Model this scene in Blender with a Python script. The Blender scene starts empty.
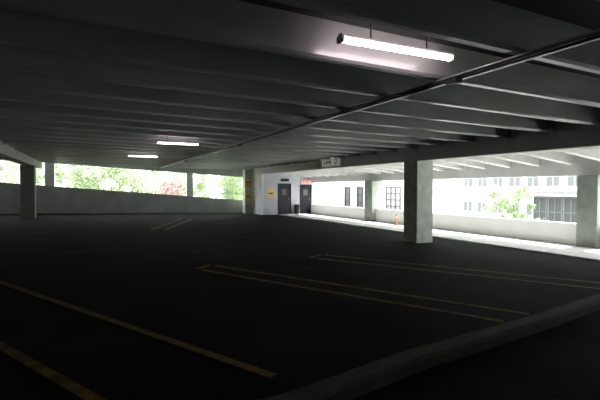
import bpy, bmesh, math, random
from mathutils import Vector, Matrix
random.seed(7)
YAW = math.atan2(.43,.903)   # camera heading relative to the structure grid
EYE=1.55
def W(v,u,z): return Vector((v,u,z))
def fz(v): return -0.02*v            # sloping deck
def rib(v): return 2.95-0.02*v       # underside of tee stems
def slab(v): return 3.34-0.02*v
scene=bpy.context.scene
col=scene.collection

# ---------------- materials
def mat(name, color, rough=.8, scale=3, color2=None, bump=0, metal=0, emit=0, detail=6, stretch=None, spec=.3, bdist=.02):
    m=bpy.data.materials.new(name); m.use_nodes=True
    nt=m.node_tree; b=nt.nodes['Principled BSDF']
    b.inputs['Roughness'].default_value=rough
    b.inputs['Metallic'].default_value=metal
    b.inputs['Specular IOR Level'].default_value=spec
    b.inputs['Base Color'].default_value=(*color,1)
    tc=nt.nodes.new('ShaderNodeTexCoord')
    mp=nt.nodes.new('ShaderNodeMapping')
    nt.links.new(tc.outputs['Object'],mp.inputs['Vector'])
    if stretch: mp.inputs['Scale'].default_value=stretch
    n=nt.nodes.new('ShaderNodeTexNoise'); n.inputs['Scale'].default_value=scale; n.inputs['Detail'].default_value=detail
    nt.links.new(mp.outputs[0],n.inputs['Vector'])
    if color2:
        r=nt.nodes.new('ShaderNodeValToRGB')
        r.color_ramp.elements[0].position=.35; r.color_ramp.elements[1].position=.68
        r.color_ramp.elements[0].color=(*color2,1); r.color_ramp.elements[1].color=(*color,1)
        nt.links.new(n.outputs['Fac'],r.inputs[0]); nt.links.new(r.outputs[0],b.inputs['Base Color'])
    if bump:
        bp=nt.nodes.new('ShaderNodeBump'); bp.inputs['Strength'].default_value=bump; bp.inputs['Distance'].default_value=bdist
        n2=nt.nodes.new('ShaderNodeTexNoise'); n2.inputs['Scale'].default_value=scale*8
        nt.links.new(mp.outputs[0],n2.inputs['Vector'])
        nt.links.new(n2.outputs['Fac'],bp.inputs['Height']); nt.links.new(bp.outputs[0],b.inputs['Normal'])
    if emit:
        b.inputs['Emission Color'].default_value=(*color,1); b.inputs['Emission Strength'].default_value=emit
    return m
M={}
M['conc']=mat('painted_concrete',(.58,.61,.57),.6,scale=1.5,color2=(.46,.49,.46),bump=.15)
M['gird']=mat('girder_paint',(.88,.9,.86),.6,scale=1.5,color2=(.78,.8,.77),bump=.1,spec=.5)
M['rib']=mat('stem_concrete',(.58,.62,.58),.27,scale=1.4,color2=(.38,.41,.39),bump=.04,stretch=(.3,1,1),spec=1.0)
M['slab']=mat('ceiling_concrete_shaded',(.07,.073,.07),.7,scale=1.2,color2=(.035,.037,.035),bump=.1,stretch=(.4,2,2),spec=.2)  # near-black tone puts the shade of the gaps between stems into the colour
M['slabe']=mat('ceiling_concrete_daylit',(.26,.27,.26),.7,scale=1.2,color2=(.18,.19,.18),bump=.2,stretch=(.4,2,2),spec=.2)  # paler copy of the ceiling concrete, edge-bay daylight put into the tone
M['colm']=mat('column_paint',(.7,.74,.68),.7,scale=3,color2=(.48,.52,.46),bump=.25)
M['ribe']=mat('stem_concrete_daylit',(.72,.73,.71),.6,scale=3,color2=(.62,.63,.61),bump=.1)  # lighter copy of the stem concrete, daylight near the opening painted in
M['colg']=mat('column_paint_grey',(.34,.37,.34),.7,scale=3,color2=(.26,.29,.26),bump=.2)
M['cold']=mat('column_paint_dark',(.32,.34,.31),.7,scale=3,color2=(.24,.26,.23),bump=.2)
M['white']=mat('white_paint',(.82,.83,.82),.7,scale=2,color2=(.72,.73,.73),bump=.1)
M['parr']=mat('edge_parapet_paint',(.76,.77,.76),.7,scale=1.2,color2=(.71,.72,.71),bump=.05)
M['par']=mat('parapet_paint',(.5,.52,.5),.7,scale=1.2,color2=(.38,.4,.38),bump=.1)
def asphalt():
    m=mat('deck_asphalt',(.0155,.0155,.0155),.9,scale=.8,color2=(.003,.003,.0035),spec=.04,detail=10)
    nt=m.node_tree; b=nt.nodes['Principled BSDF']
    tc=nt.nodes.new('ShaderNodeTexCoord'); wv=nt.nodes.new('ShaderNodeTexWave')
    wv.bands_direction='Y'; wv.inputs['Scale'].default_value=5.5; wv.inputs['Distortion'].default_value=5; wv.inputs['Detail'].default_value=6
    nt.links.new(tc.outputs['Object'],wv.inputs['Vector'])
    bp=nt.nodes.new('ShaderNodeBump'); bp.inputs['Strength'].default_value=.15; bp.inputs['Distance'].default_value=.01
    nt.links.new(wv.outputs['Fac'],bp.inputs['Height']); nt.links.new(bp.outputs[0],b.inputs['Normal'])
    return m
M['asph']=asphalt()
M['walk']=mat('walkway_concrete_daylit',(.7,.7,.68),.8,scale=2,color2=(.58,.58,.56),bump=.3)  # walkway colour raised to carry the daylight falling on this strip
M['yel']=mat('faded_yellow_paint',(.25,.16,.045),.85,scale=6,color2=(.1,.068,.022),bump=.2,spec=.1)
M['pale']=mat('faded_pale_paint',(.24,.2,.13),.85,scale=6,color2=(.11,.095,.068),bump=.2,spec=.1)
M['curb']=mat('curb_concrete',(.085,.085,.082),.9,scale=3,color2=(.055,.055,.053),bump=.3,spec=.1)
M['metal']=mat('grey_metal',(.2,.21,.22),.45,metal=.6,scale=8)
M['pipe']=mat('conduit_paint',(.07,.07,.07),.5,scale=6,color2=(.05,.05,.05))
M['dark']=mat('dark_door_paint',(.014,.016,.026),.5,scale=4,color2=(.01,.011,.018))
M['fix']=mat('fixture_white',(.88,.84,.85),.4,scale=4)
M['tube']=mat('lamp_glow',(1,.82,.87),.4,emit=13)
M['exit']=mat('exit_red',(.9,.05,.03),.5,emit=.6)
M['signw']=mat('sign_white',(.8,.8,.76),.5)
M['signl']=mat('sign_panel_cream_glow',(.8,.77,.67),.5,emit=.22)  # faint glow added to lift the panel off the dark girder face
M['signy']=mat('sign_yellow',(.9,.66,.22),.5,scale=5,color2=(.84,.58,.18))
M['signb']=mat('sign_black',(.015,.015,.015),.5)
M['orange']=mat('orange_plastic',(.5,.17,.07),.5)
M['build']=mat('facade_white',(.72,.72,.71),.8,scale=1,color2=(.66,.66,.65))
M['band']=mat('facade_band',(.22,.22,.23),.8,scale=1,color2=(.19,.19,.2))
M['build2']=mat('facade_grey',(.17,.17,.17),.8,scale=1,color2=(.14,.14,.14))
M['glass']=mat('dark_glass',(.06,.064,.068),.4,spec=.1)
M['glassp']=mat('pale_glass',(.13,.135,.14),.4,spec=.1)
M['glassf']=mat('faint_glass',(.17,.18,.19),.35,spec=.1)
M['ground']=mat('ground_paving',(.42,.44,.38),.9,scale=.6,color2=(.34,.36,.3))
M['bark']=mat('bark',(.12,.08,.05),.9,scale=6,color2=(.06,.045,.03),bump=.6)
M['leaf']=mat('leaf_green',(.48,.56,.37),.6,scale=2,color2=(.2,.28,.14))
M['leafs']=mat('leaf_green_deep',(.32,.42,.22),.6,scale=2,color2=(.13,.2,.09))
M['leafp']=mat('leaf_pink',(.58,.42,.41),.6,scale=2,color2=(.38,.27,.26))
M['lobby']=mat('lobby_wall_paint',(.66,.66,.72),.7,scale=2,color2=(.56,.56,.62))

# ---------------- helpers
def newobj(name, me, m, loc=(0,0,0), parent=None):
    o=bpy.data.objects.new(name, me); col.objects.link(o)
    if m and not me.materials: me.materials.append(m)
    o.location=loc
    if parent: o.parent=parent
    return o
def tag(o,label,cat,group=None):
    o['label']=label; o['category']=cat
    if group: o['group']=group
    return o
def struct(o): o['kind']='structure'; return o
def mesh_pts(pts,faces,name='m'):
    me=bpy.data.meshes.new(name); me.from_pydata([tuple(p) for p in pts],[],faces); me.update()
    bm=bmesh.new(); bm.from_mesh(me); bmesh.ops.recalc_face_normals(bm,faces=bm.faces); bm.to_mesh(me); bm.free()
    return me
def boxes(lst,bev=0):
    bm=bmesh.new()
    for (x0,x1,y0,y1,z0,z1) in lst:
        r=bmesh.ops.create_cube(bm,size=1)
        for v in r['verts']:
            v.co=Vector(((x0+x1)/2+v.co.x*(x1-x0),(y0+y1)/2+v.co.y*(y1-y0),(z0+z1)/2+v.co.z*(z1-z0)))
    if bev: bmesh.ops.bevel(bm,geom=list(bm.edges),offset=bev,segments=2,affect='EDGES',profile=.6)
    me=bpy.data.meshes.new('b'); bm.to_mesh(me); bm.free(); return me
def hexa(v0,v1,u0,u1,zb,zt,tin=0):
    p=[(v0,u0+tin,zb(v0)),(v1,u0+tin,zb(v1)),(v1,u1-tin,zb(v1)),(v0,u1-tin,zb(v0)),
       (v0,u0,zt(v0)),(v1,u0,zt(v1)),(v1,u1,zt(v1)),(v0,u1,zt(v0))]
    f=[(0,1,2,3),(4,5,6,7),(0,1,5,4),(1,2,6,5),(2,3,7,6),(3,0,4,7)]
    return mesh_pts(p,f)
def stem(v0,v1,u,zb,zt,w=.095,tin=.025,ch=.028):
    """tapered tee stem with chamfered lower edges"""
    pts=[]
    for v in (v0,v1):
        b,t=zb(v),zt(v)
        pts+=[(v,u-w,t),(v,u-w+tin,b+ch),(v,u-w+tin+ch,b),(v,u+w-tin-ch,b),(v,u+w-tin,b+ch),(v,u+w,t)]
    f=[(0,1,2,3,4,5),(6,7,8,9,10,11)]+[(i,(i+1)%6,(i+1)%6+6,i+6) for i in range(6)]
    return mesh_pts(pts,f)
def cyl(r,h,seg=20,r2=None,axis='Z'):
    bm=bmesh.new(); bmesh.ops.create_cone(bm,cap_ends=True,segments=seg,radius1=r,radius2=r if r2 is None else r2,depth=h)
    if axis=='X': bmesh.ops.rotate(bm,verts=bm.verts,matrix=Matrix.Rotation(math.pi/2,3,'Y'))
    if axis=='Y': bmesh.ops.rotate(bm,verts=bm.verts,matrix=Matrix.Rotation(math.pi/2,3,'X'))
    me=bpy.data.meshes.new('c'); bm.to_mesh(me); bm.free()
    return me
def text(body,size,m,name,parent,loc,rot,off=.006):
    cu=bpy.data.curves.new('t','FONT'); cu.body=body; cu.size=size; cu.extrude=.004; cu.align_x='CENTER'; cu.align_y='CENTER'; cu.offset=off
    t=bpy.data.objects.new('t',cu); col.objects.link(t)
    dg=bpy.context.evaluated_depsgraph_get(); me=bpy.data.meshes.new_from_object(t.evaluated_get(dg))
    bpy.data.objects.remove(t)
    o=bpy.data.objects.new(name,me); col.objects.link(o); me.materials.clear(); me.materials.append(m)
    o.parent=parent; o.location=loc; o.rotation_euler=rot
    return o

U0,U1=-6.0,29.0
V0,V1=-10.0,13.7
PT=lambda v:1.47-.083*v
# ---------------- floor, ceiling
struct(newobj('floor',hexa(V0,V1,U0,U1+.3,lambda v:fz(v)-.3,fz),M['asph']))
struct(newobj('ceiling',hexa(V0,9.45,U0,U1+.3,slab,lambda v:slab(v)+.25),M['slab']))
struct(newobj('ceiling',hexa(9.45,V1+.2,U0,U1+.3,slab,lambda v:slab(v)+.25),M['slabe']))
struct(newobj('trim_1',hexa(10.9,13.35,U0+.3,26.2,lambda v:fz(v)-.05,lambda v:fz(v)+.05),M['walk']))
struct(newobj('wall_left_blocker',hexa(V0-.3,V0,U0,U1+.3,lambda v:fz(v)-.3,lambda v:slab(v)+.25),M['conc']))  # unseen side wall, added to block light from the left
struct(newobj('wall_rear_blocker',hexa(V0,V1,U0-.3,U0,lambda v:fz(v)-.3,lambda v:slab(v)+.25),M['conc']))  # added behind the camera, out of view, to keep the interior dark
struct(newobj('wall_back',hexa(V0,9.7,U1,U1+.25,lambda v:fz(v)-.3,PT),M['par']))
struct(newobj('trim_2',hexa(V0,9.7,U1,U1+.25,lambda v:min(2.91-.065*v,3.27-.02*v),lambda v:slab(v)+.0),M['conc']))
struct(newobj('wall_right',hexa(13.35,13.6,U0,26.3,lambda v:fz(v)-.3,lambda v:.45),M['parr']))
struct(newobj('wall_right_blocker',boxes([(13.35,13.6,U0,-2,.45,1.93)]),M['white']))  # unseen infill of the edge opening, added to cut daylight from behind
struct(newobj('trim_3',hexa(13.35,13.75,U0,26.3,lambda v:1.93,lambda v:slab(13.75)),M['white']))

# ---------------- ceiling tee stems
def make_rib(v0,v1,u,lab,grp,fb=rib,m=None):
    o=newobj('ceiling_beam',stem(v0,v1,u,fb,slab),m or M['rib'])
    tag(o,lab,'beam',grp)
us=[-4.75+1.1*i for i in range(31)]
for u in us:
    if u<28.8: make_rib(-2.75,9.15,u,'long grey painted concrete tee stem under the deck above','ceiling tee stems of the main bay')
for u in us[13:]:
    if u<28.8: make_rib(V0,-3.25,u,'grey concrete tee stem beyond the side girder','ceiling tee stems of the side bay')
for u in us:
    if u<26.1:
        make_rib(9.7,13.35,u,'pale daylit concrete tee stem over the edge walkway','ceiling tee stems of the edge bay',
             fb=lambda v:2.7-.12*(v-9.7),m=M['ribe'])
# ---------------- girders
tag(newobj('girder',boxes([(9.15,9.7,U0,26.0,2.40,3.14)],.02),M['gird']),'deep painted concrete girder carried on square columns','beam')
tag(newobj('girder',boxes([(-3.25,-2.75,U0,U1-.01,2.68,3.39)],.02),M['conc']),'grey concrete side girder running to the parapet','beam')
tag(newobj('joint_band',boxes([(3.78,4.0,U0,28.95,2.845,2.868)],.008),M['rib']),'narrow grey concrete joint strip crossing under the tee stems','beam')
cd=newobj('conduit',cyl(.016,34.5,12,axis='Y'),M['pipe'],loc=(3.85,11.6,2.828)); tag(cd,'thin dark electrical conduit along the ceiling joint','pipe')
for y in (-7.75,.6,9):
    newobj('junction_box',boxes([(-.06,.06,-.08,.08,-.045,.016)],.01),M['pipe'],loc=(0,y,0),parent=cd)

# ---------------- columns
def column(v,u,w,d,top,lab,m=None,base=None):
    zb=fz(v-w/2) if base is None else base
    o=newobj('concrete_column',boxes([(-w/2,w/2,-d/2,d/2,-.02,top-zb)],.02),m or M['colm'],loc=(v,u,zb))
    return tag(o,lab,'column','concrete columns')
column(9.42,10.9,.66,.64,2.40,'large square pale green-grey concrete column under the main girder')
column(9.42,28.2,.5,.5,3.13,'square concrete column with a posted notice')
column(9.42,-4.5,.62,.6,2.40,'square concrete column under the main girder')
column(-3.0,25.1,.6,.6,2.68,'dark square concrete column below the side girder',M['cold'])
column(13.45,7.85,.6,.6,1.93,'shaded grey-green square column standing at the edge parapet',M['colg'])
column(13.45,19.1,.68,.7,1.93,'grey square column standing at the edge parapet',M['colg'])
column(13.5,-3.2,.5,.6,1.93,'pale square column standing at the edge parapet')
column(-2.4,29.13,.5,.2,3.06,'white square column rising from the back parapet',M['white'],base=PT(-2.15))
column(5.7,29.13,.42,.2,2.52,'white slim column rising from the back parapet',M['white'],base=PT(5.9))

n=newobj('notice_sign',boxes([(-.24,.24,-.015,.015,-1.1,.55)],.004),M['signy'],loc=(9.4,27.93,1.6)); tag(n,'tall tan and yellow notice fixed to the column','sign')
newobj('sign_band',boxes([(-.17,.17,-.01,.0,.3,.36)]),M['signb'],loc=(0,-.017,0),parent=n)
newobj('sign_band',boxes([(-.17,.17,-.01,.0,-.2,-.05)]),M['signw'],loc=(0,-.017,0),parent=n)
newobj('sign_band',boxes([(-.17,.17,-.01,.0,-.64,-.6)]),M['signb'],loc=(0,-.017,0),parent=n)

# ---------------- lobby block
L=26.3
struct(newobj('wall_lobby_side',hexa(9.75,9.9,L,U1+.25,lambda v:fz(v)-.05,slab),M['white']))
def wallpiece(v0,v1,z0,z1):
    struct(newobj('wall_lobby_front',boxes([(v0,v1,L,L+.15,z0,z1)]),M['lobby']))
T=3.06
wallpiece(9.9,10.9,-.3,T); wallpiece(11.85,12.5,-.3,T); wallpiece(10.9,11.85,1.85,T)
wallpiece(12.5,13.4,1.78,T); wallpiece(13.4,13.75,-.3,T)
struct(newobj('wall_lobby_rear',boxes([(9.9,13.75,U1,U1+.2,-.3,T)]),M['lobby']))
struct(newobj('wall_lobby_end',boxes([(13.6,13.75,L+.15,U1,-.3,T)]),M['lobby']))
def door(name,v0,v1,top,leaves):
    e=bpy.data.objects.new(name,None); col.objects.link(e); e.location=W((v0+v1)/2,L,fz(v0)); struct(e)
    w=v1-v0; h=top-fz(v0)
    newobj('door_frame',boxes([(-w/2,-w/2+.05,-.03,.12,0,h),(w/2-.05,w/2,-.03,.12,0,h),(-w/2+.05,w/2-.05,-.03,.12,h-.05,h)]),M['dark'],parent=e)
    lw=(w-.1)/leaves
    for i in range(leaves):
        x0=-w/2+.05+i*lw
        le=newobj('door_leaf',boxes([(x0+.005,x0+lw-.005,.03,.075,.01,h-.055)],.004),M['dark'],parent=e)
        newobj('door_handle',boxes([(x0+lw-.12,x0+lw-.09,-.02,.03,.95,1.15)],.004),M['metal'],parent=le)
        newobj('door_window',boxes([(x0+lw*.3,x0+lw*.7,.02,.032,1.3,1.7)]),M['glassp'],parent=le)
door('door_1',10.9,11.85,1.85,1)
door('door_2',12.5,13.4,1.78,1)
ex=newobj('exit_sign',boxes([(-.35,.35,-.04,.04,-.12,.12)],.01),M['signw'],loc=(12.95,L-.05,1.98)); tag(ex,'white exit sign with red letters above the doors','sign')
text('EXIT',.27,M['exit'],'sign_text',ex,(0,-.045,0),(math.pi/2,0,0))
ws=newobj('wall_sign',boxes([(-.24,.24,-.01,.01,-.32,.32)],.004),M['signy'],loc=(10.4,L-.012,1.2)); tag(ws,'small yellow sign on the lobby wall','sign')
newobj('sign_band',boxes([(-.16,.16,-.012,-.009,-.04,.04)]),M['signb'],parent=ws)
ws=newobj('wall_sign',boxes([(-.3,.3,-.01,.01,-.1,.1)],.004),M['signb'],loc=(11.4,L-.012,2.08)); tag(ws,'small dark plate above the single door','sign')
e=newobj('trash_bin',cyl(.15,.6,20,.18),M['dark'],loc=(12.17,L-.25,fz(12.17)+.05+.3)); tag(e,'small dark trash bin against the wall between the doors','bin')
newobj('bin_lid',cyl(.19,.05,20,.12),M['dark'],loc=(0,0,.325),parent=e)

# level sign on girder
sg=newobj('level_sign',boxes([(-.03,.03,-.72,.72,-.19,.19)],.008),M['signl'],loc=(9.11,16.1,2.67)); tag(sg,'cream sign with dark Level lettering and round symbol','sign')
newobj('sign_frame',boxes([(-.045,-.03,-.72,.72,.175,.19),(-.045,-.03,-.72,.72,-.19,-.175),(-.045,-.03,-.72,-.705,-.175,.175),(-.045,-.03,.705,.72,-.175,.175)]),M['signb'],parent=sg)
text('Level',.33,M['signb'],'sign_text',sg,(-.036,.2,-.0),(math.pi/2,0,-math.pi/2),.003)
bm=bmesh.new()
R0,R1=.08,.13
for i in range(28):
    a=i*2*math.pi/28; bm.verts.new((-.036,R0*math.cos(a)-.5,R0*math.sin(a))); bm.verts.new((-.036,R1*math.cos(a)-.5,R1*math.sin(a)))
bm.verts.ensure_lookup_table()
for i in range(28):
    j=(i+1)%28; bm.faces.new((bm.verts[2*i],bm.verts[2*i+1],bm.verts[2*j+1],bm.verts[2*j]))
me=bpy.data.meshes.new('ring'); bm.to_mesh(me); bm.free()
newobj('sign_symbol',me,M['signb'],parent=sg)

# ---------------- fluorescent fixtures: slim spine with a wrap-around glowing diffuser
def fixture(v,u,z,ln,m,hz=.026,hy=.045):
    e=bpy.data.objects.new('fluorescent_light',None); col.objects.link(e); e.location=W(v,u,z)
    tag(e,'long white fluorescent ceiling light, lit, hung between the tee stems','light','fluorescent ceiling lights')
    h=ln/2
    newobj('housing',boxes([(-h,h,-.03,.03,hz,hz+.03)],.005),M['fix'],parent=e)
    pts=[];N=20
    for x in (-h+.02,h-.02):
        for i in range(N):
            a=2*math.pi*i/N; pts.append((x,hy*math.cos(a),-hz*math.sin(a)))
    f=[tuple(range(N)),tuple(range(N,2*N))]+[(i,(i+1)%N,(i+1)%N+N,i+N) for i in range(N)]
    d=newobj('diffuser',mesh_pts(pts,f),m,parent=e)
    for p in d.data.polygons: p.use_smooth=len(p.vertices)==4
    for s in (-1,1):
        newobj('end_cap',boxes([(-.02,.02,-hy-.005,hy+.005,-hz-.006,hz+.008)],.012),M['fix'],loc=(s*(h-.01),0,0),parent=e)
        b0=hz+.025
        newobj('hanger',cyl(.009,slab(v)-z-b0,8),M['metal'],loc=(s*h*.5,0,b0+(slab(v)-z-b0)/2),parent=e)
fixture(2.90,3.66,3.0,1.46,M['tube'])
fixture(2.1,12.3,2.78,1.15,M['tube'],.018,.04)
fixture(1.7,17.8,2.78,1.1,M['tube'],.018,.04)

# ---------------- paint lines
def line(v0,u0,v1,u1,w,m,lab):
    d=Vector((v1-v0,u1-u0)); n=Vector((-d.y,d.x)).normalized()*w/2
    pts=[]
    for (v,u) in ((v0-n.x,u0-n.y),(v1-n.x,u1-n.y),(v1+n.x,u1+n.y),(v0+n.x,u0+n.y)):
        pts.append((v,u,fz(v)+.001))
    pts+= [(p[0],p[1],p[2]+.004) for p in pts]
    o=newobj('parking_line',mesh_pts(pts,[(0,1,2,3),(4,5,6,7),(0,1,5,4),(1,2,6,5),(2,3,7,6),(3,0,4,7)]),m)
    tag(o,lab,'road marking','painted parking lines')
Y=M['yel']; P=M['pale']; lab='worn yellow angled parking stripe on the dark deck'
line(1.33,3.3,-2.6,10.5,.10,Y,lab)
line(.06,3.3,-2.4,7.85,.10,Y,lab)
line(5.1,3.75,2.2,8.68,.11,Y,lab)
line(4.5,3.65,1.86,8.28,.11,Y,lab)
line(2.12,8.80,1.77,8.44,.10,Y,'worn yellow end stripe closing a parking divider')
line(8.3,4.5,5.1,9.27,.11,P,'pale worn angled parking stripe on the dark deck')
line(7.7,4.3,4.66,8.84,.11,P,'pale worn angled parking stripe on the dark deck')
line(5.0,9.34,4.55,9.02,.10,P,'pale worn end stripe closing a parking divider')
line(2.4,17.0,4.6,23.0,.17,Y,lab)
line(1.9,17.1,4.1,23.1,.17,Y,lab)

# ---------------- curb (gently curved)
path=[(-.5,2.72),(1.17,2.78),(2.6,3.12),(4.6,3.42),(6.7,3.83),(8.6,4.2)]
prof=[(-.11,-.02),(-.11,.09),(-.08,.12),(.08,.12),(.11,.09),(.11,-.02)]
pts=[];faces=[];fine=[]
for i in range(len(path)-1):
    for t in range(6):
        f=t/6; fine.append((path[i][0]*(1-f)+path[i+1][0]*f, path[i][1]*(1-f)+path[i+1][1]*f))
fine.append(path[-1])
for (v,u) in fine:
    for (a,z) in prof: pts.append((v,u+a-.1,fz(v)+z))
n_=len(prof)
for i in range(len(fine)-1):
    for j in range(n_-1):
        faces.append((i*n_+j,i*n_+j+1,(i+1)*n_+j+1,(i+1)*n_+j))
faces.append(tuple(range(n_))); faces.append(tuple(range((len(fine)-1)*n_,len(fine)*n_)))
tag(newobj('concrete_curb',mesh_pts(pts,faces),M['curb']),'low dark concrete curb curving across the deck','curb')

# ---------------- slim orange delineator
e=bpy.data.objects.new('traffic_delineator',None); col.objects.link(e); e.location=W(12.7,16.2,fz(12.7)+.05)
tag(e,'slim orange traffic post standing on the walkway','traffic post')
newobj('post_base',boxes([(-.1,.1,-.1,.1,0,.03)],.01),M['orange'],parent=e)
newobj('post',cyl(.045,.5,20,.03),M['orange'],loc=(0,0,.28),parent=e)
newobj('reflective_band',cyl(.041,.06,20,.039),M['signw'],loc=(0,0,.4),parent=e)

# ---------------- outside
GZ=-5.0
struct(newobj('floor_outside',boxes([(-120,140,-80,160,GZ-.2,GZ)]),M['ground']))
wg=newobj('neighbour_wing',boxes([(16,20,19.6,34,GZ,3.4)]),M['build']); tag(wg,'bright white wing of the adjoining building','building')
def gridwin(parent,x,y0,y1,z0,z1,nx,nz,fm=None,gm=None,t=.035):
    g=newobj('window',boxes([(x-.02,x,y0,y1,z0,z1)]),gm or M['build2'],parent=parent)
    bars=[]
    for i in range(nx+1):
        y=y0+(y1-y0)*i/nx; bars.append((x-.08,x-.021,y-t,y+t,z0,z1))
    for i in range(nz+1):
        z=z0+(z1-z0)*i/nz; bars.append((x-.08,x-.021,y0,y1,z-t,z+t))
    newobj('window_frame',boxes(bars),fm or M['glass'],parent=g)
gridwin(wg,16,25.5,26.1,.1,1.6,1,3,gm=M['glassp'],fm=M['glass'],t=.03)
gridwin(wg,16,23.9,24.5,.1,1.6,1,3,gm=M['glassp'],fm=M['glass'],t=.03)
gridwin(wg,16,20.0,21.3,.1,1.6,3,4,gm=M['build'],fm=M['glassf'],t=.03)
bd=newobj('apartment_building',boxes([(44,56,-20,70,GZ,14)]),M['build']); tag(bd,'white apartment building with rows of windows','building')
for z in (-2.3,.9,4.1):
    newobj('cornice',boxes([(43.7,44,-20,70,z-.28,z)]),M['band'],parent=bd)
for z in (-1.5,1.7):
    for i in range(22):
        y=6+i*2.3
        gridwin(bd,44,y,y+1.5,z,z+1.3,2,1,fm=M['build'],gm=M['glassp'])
an=newobj('annex_building',boxes([(36,42,20.4,26.2,GZ,1.25)]),M['build2']); tag(an,'low grey annex with dark windows','building')
for i in range(4):
    gridwin(an,36,20.7+i*1.4,21.9+i*1.4,-1.8,.7,2,2,fm=M['glassp'],gm=M['glass'])
newobj('canopy',boxes([(35.3,36,20.2,26.4,.85,1.0)],.02),M['build'],parent=an)

# trees
def leafmesh(n,rx,rz,seed,size=.16,nb=34,br=(.4,.9)):
    rnd=random.Random(seed); pts=[];fc=[]
    blobs=[(Vector((rnd.uniform(-rx,rx)*.8,rnd.uniform(-rx,rx)*.7,rnd.uniform(-rz,rz)*.8)),rnd.uniform(*br)) for _ in range(nb)]
    for i in range(n):
        c,r=rnd.choice(blobs)
        d=Vector((rnd.gauss(0,1),rnd.gauss(0,1),rnd.gauss(0,1))).normalized()*r*rnd.uniform(.4,1.1)
        p=c+d
        a=Vector((rnd.gauss(0,1),rnd.gauss(0,1),rnd.gauss(0,1))).normalized()
        b_=a.orthogonal().normalized(); s=size*rnd.uniform(.6,1.2)
        k=len(pts)
        pts+= [p-a*s, p+b_*s*.45, p+a*s, p-b_*s*.45]; fc.append((k,k+1,k+2,k+3))
    me=bpy.data.meshes.new('leaves'); me.from_pydata([tuple(p) for p in pts],[],fc); me.update(); return me
LM=[leafmesh(7500,2.2,3.0,s,.115) for s in (1,2,3)]
LP=leafmesh(1700,1.0,1.1,9,.11)
LS=leafmesh(3600,2.2,2.3,15,.12,nb=30,br=(.2,.6))
for m_ in LM: m_.materials.append(M['leaf'])
LS.materials.append(M['leafs'])
LP.materials.append(M['leafp'])
def trunkmesh(h):
    bm=bmesh.new()
    def limb(p,q,r0,r1):
        d=q-p; R=d.to_track_quat('Z','Y').to_matrix().to_4x4()
        bmesh.ops.create_cone(bm,cap_ends=True,segments=10,radius1=r0,radius2=r1,depth=d.length,matrix=Matrix.Translation((p+q)/2)@R)
    limb(Vector((0,0,0)),Vector((.1,.05,h*.6)),.2,.13)
    t=Vector((.1,.05,h*.58))
    for a in range(5):
        an_=a*1.26; limb(t,t+Vector((math.cos(an_)*1.1,math.sin(an_)*1.1,h*.28)),.09,.03)
    limb(t,Vector((0,.1,h)),.12,.03)
    me=bpy.data.meshes.new('trunk'); bm.to_mesh(me); bm.free(); me.materials.append(M['bark']); return me
TM=trunkmesh(7.4)
def tree(v,u,top,i,kind=''):
    e=bpy.data.objects.new('tree',None); col.objects.link(e); e.location=W(v,u,GZ)
    tag(e,{'p':'blossoming tree with pinkish leaves beside the garage','s':'small leafy green street tree near a white building','':'leafy light green tree beside the garage'}[kind],'tree','trees outside the garage')
    t=bpy.data.objects.new('trunk',TM); col.objects.link(t); t.parent=e; t.scale=(1,1,top/7.4*.95)
    f=bpy.data.objects.new('leaves',{'p':LP,'s':LS,'':LM[i%3]}[kind]); col.objects.link(f); f.parent=e; f.location=(0,0,top-.6); f.rotation_euler=(0,0,i*1.3)
    f['kind']='stuff'
tv=[(-8.5,35,7.0),(-3.8,35,7.2),(.8,35,7.2),(10.6,36,6.0),
    (-11,40.7,8),(-6.2,40.7,8.2),(-1.4,40.7,7.6),(3.4,40.7,7.2),(8.2,41.3,6.6),(13.0,41.7,6.2)]
for i,(v,u,t) in enumerate(tv): tree(v,u,t,i)
tree(5.6,35.6,6.2,1)
tree(5.0,31.1,6.7,4,'p')
tree(31.5,24.6,5.4,1,'s')

# ---------------- light
w=bpy.data.worlds.new('world'); scene.world=w; w.use_nodes=True
nt=w.node_tree; bg=nt.nodes['Background']
bg.inputs['Color'].default_value=(.94,.98,1,1); bg.inputs['Strength'].default_value=7.5
sun=bpy.data.lights.new('sun','SUN'); sun.energy=24; sun.angle=.01; sun.color=(1,.97,.94)
so=bpy.data.objects.new('sun',sun); col.objects.link(so)
so.location=(30,5,40)
dirv=Vector((-1,-.15,-1.35)).normalized()
so.rotation_euler=dirv.to_track_quat('-Z','Y').to_euler()

# ---------------- camera
cam=bpy.data.cameras.new('camera'); cam.sensor_width=36; cam.lens=430/600*36
co=bpy.data.objects.new('camera',cam); col.objects.link(co); co.location=(0,0,EYE)
co.rotation_euler=(math.pi/2-math.atan(12/430),0,-YAW)
cam.clip_end=500
scene.camera=co
scene.view_settings.view_transform='Standard'
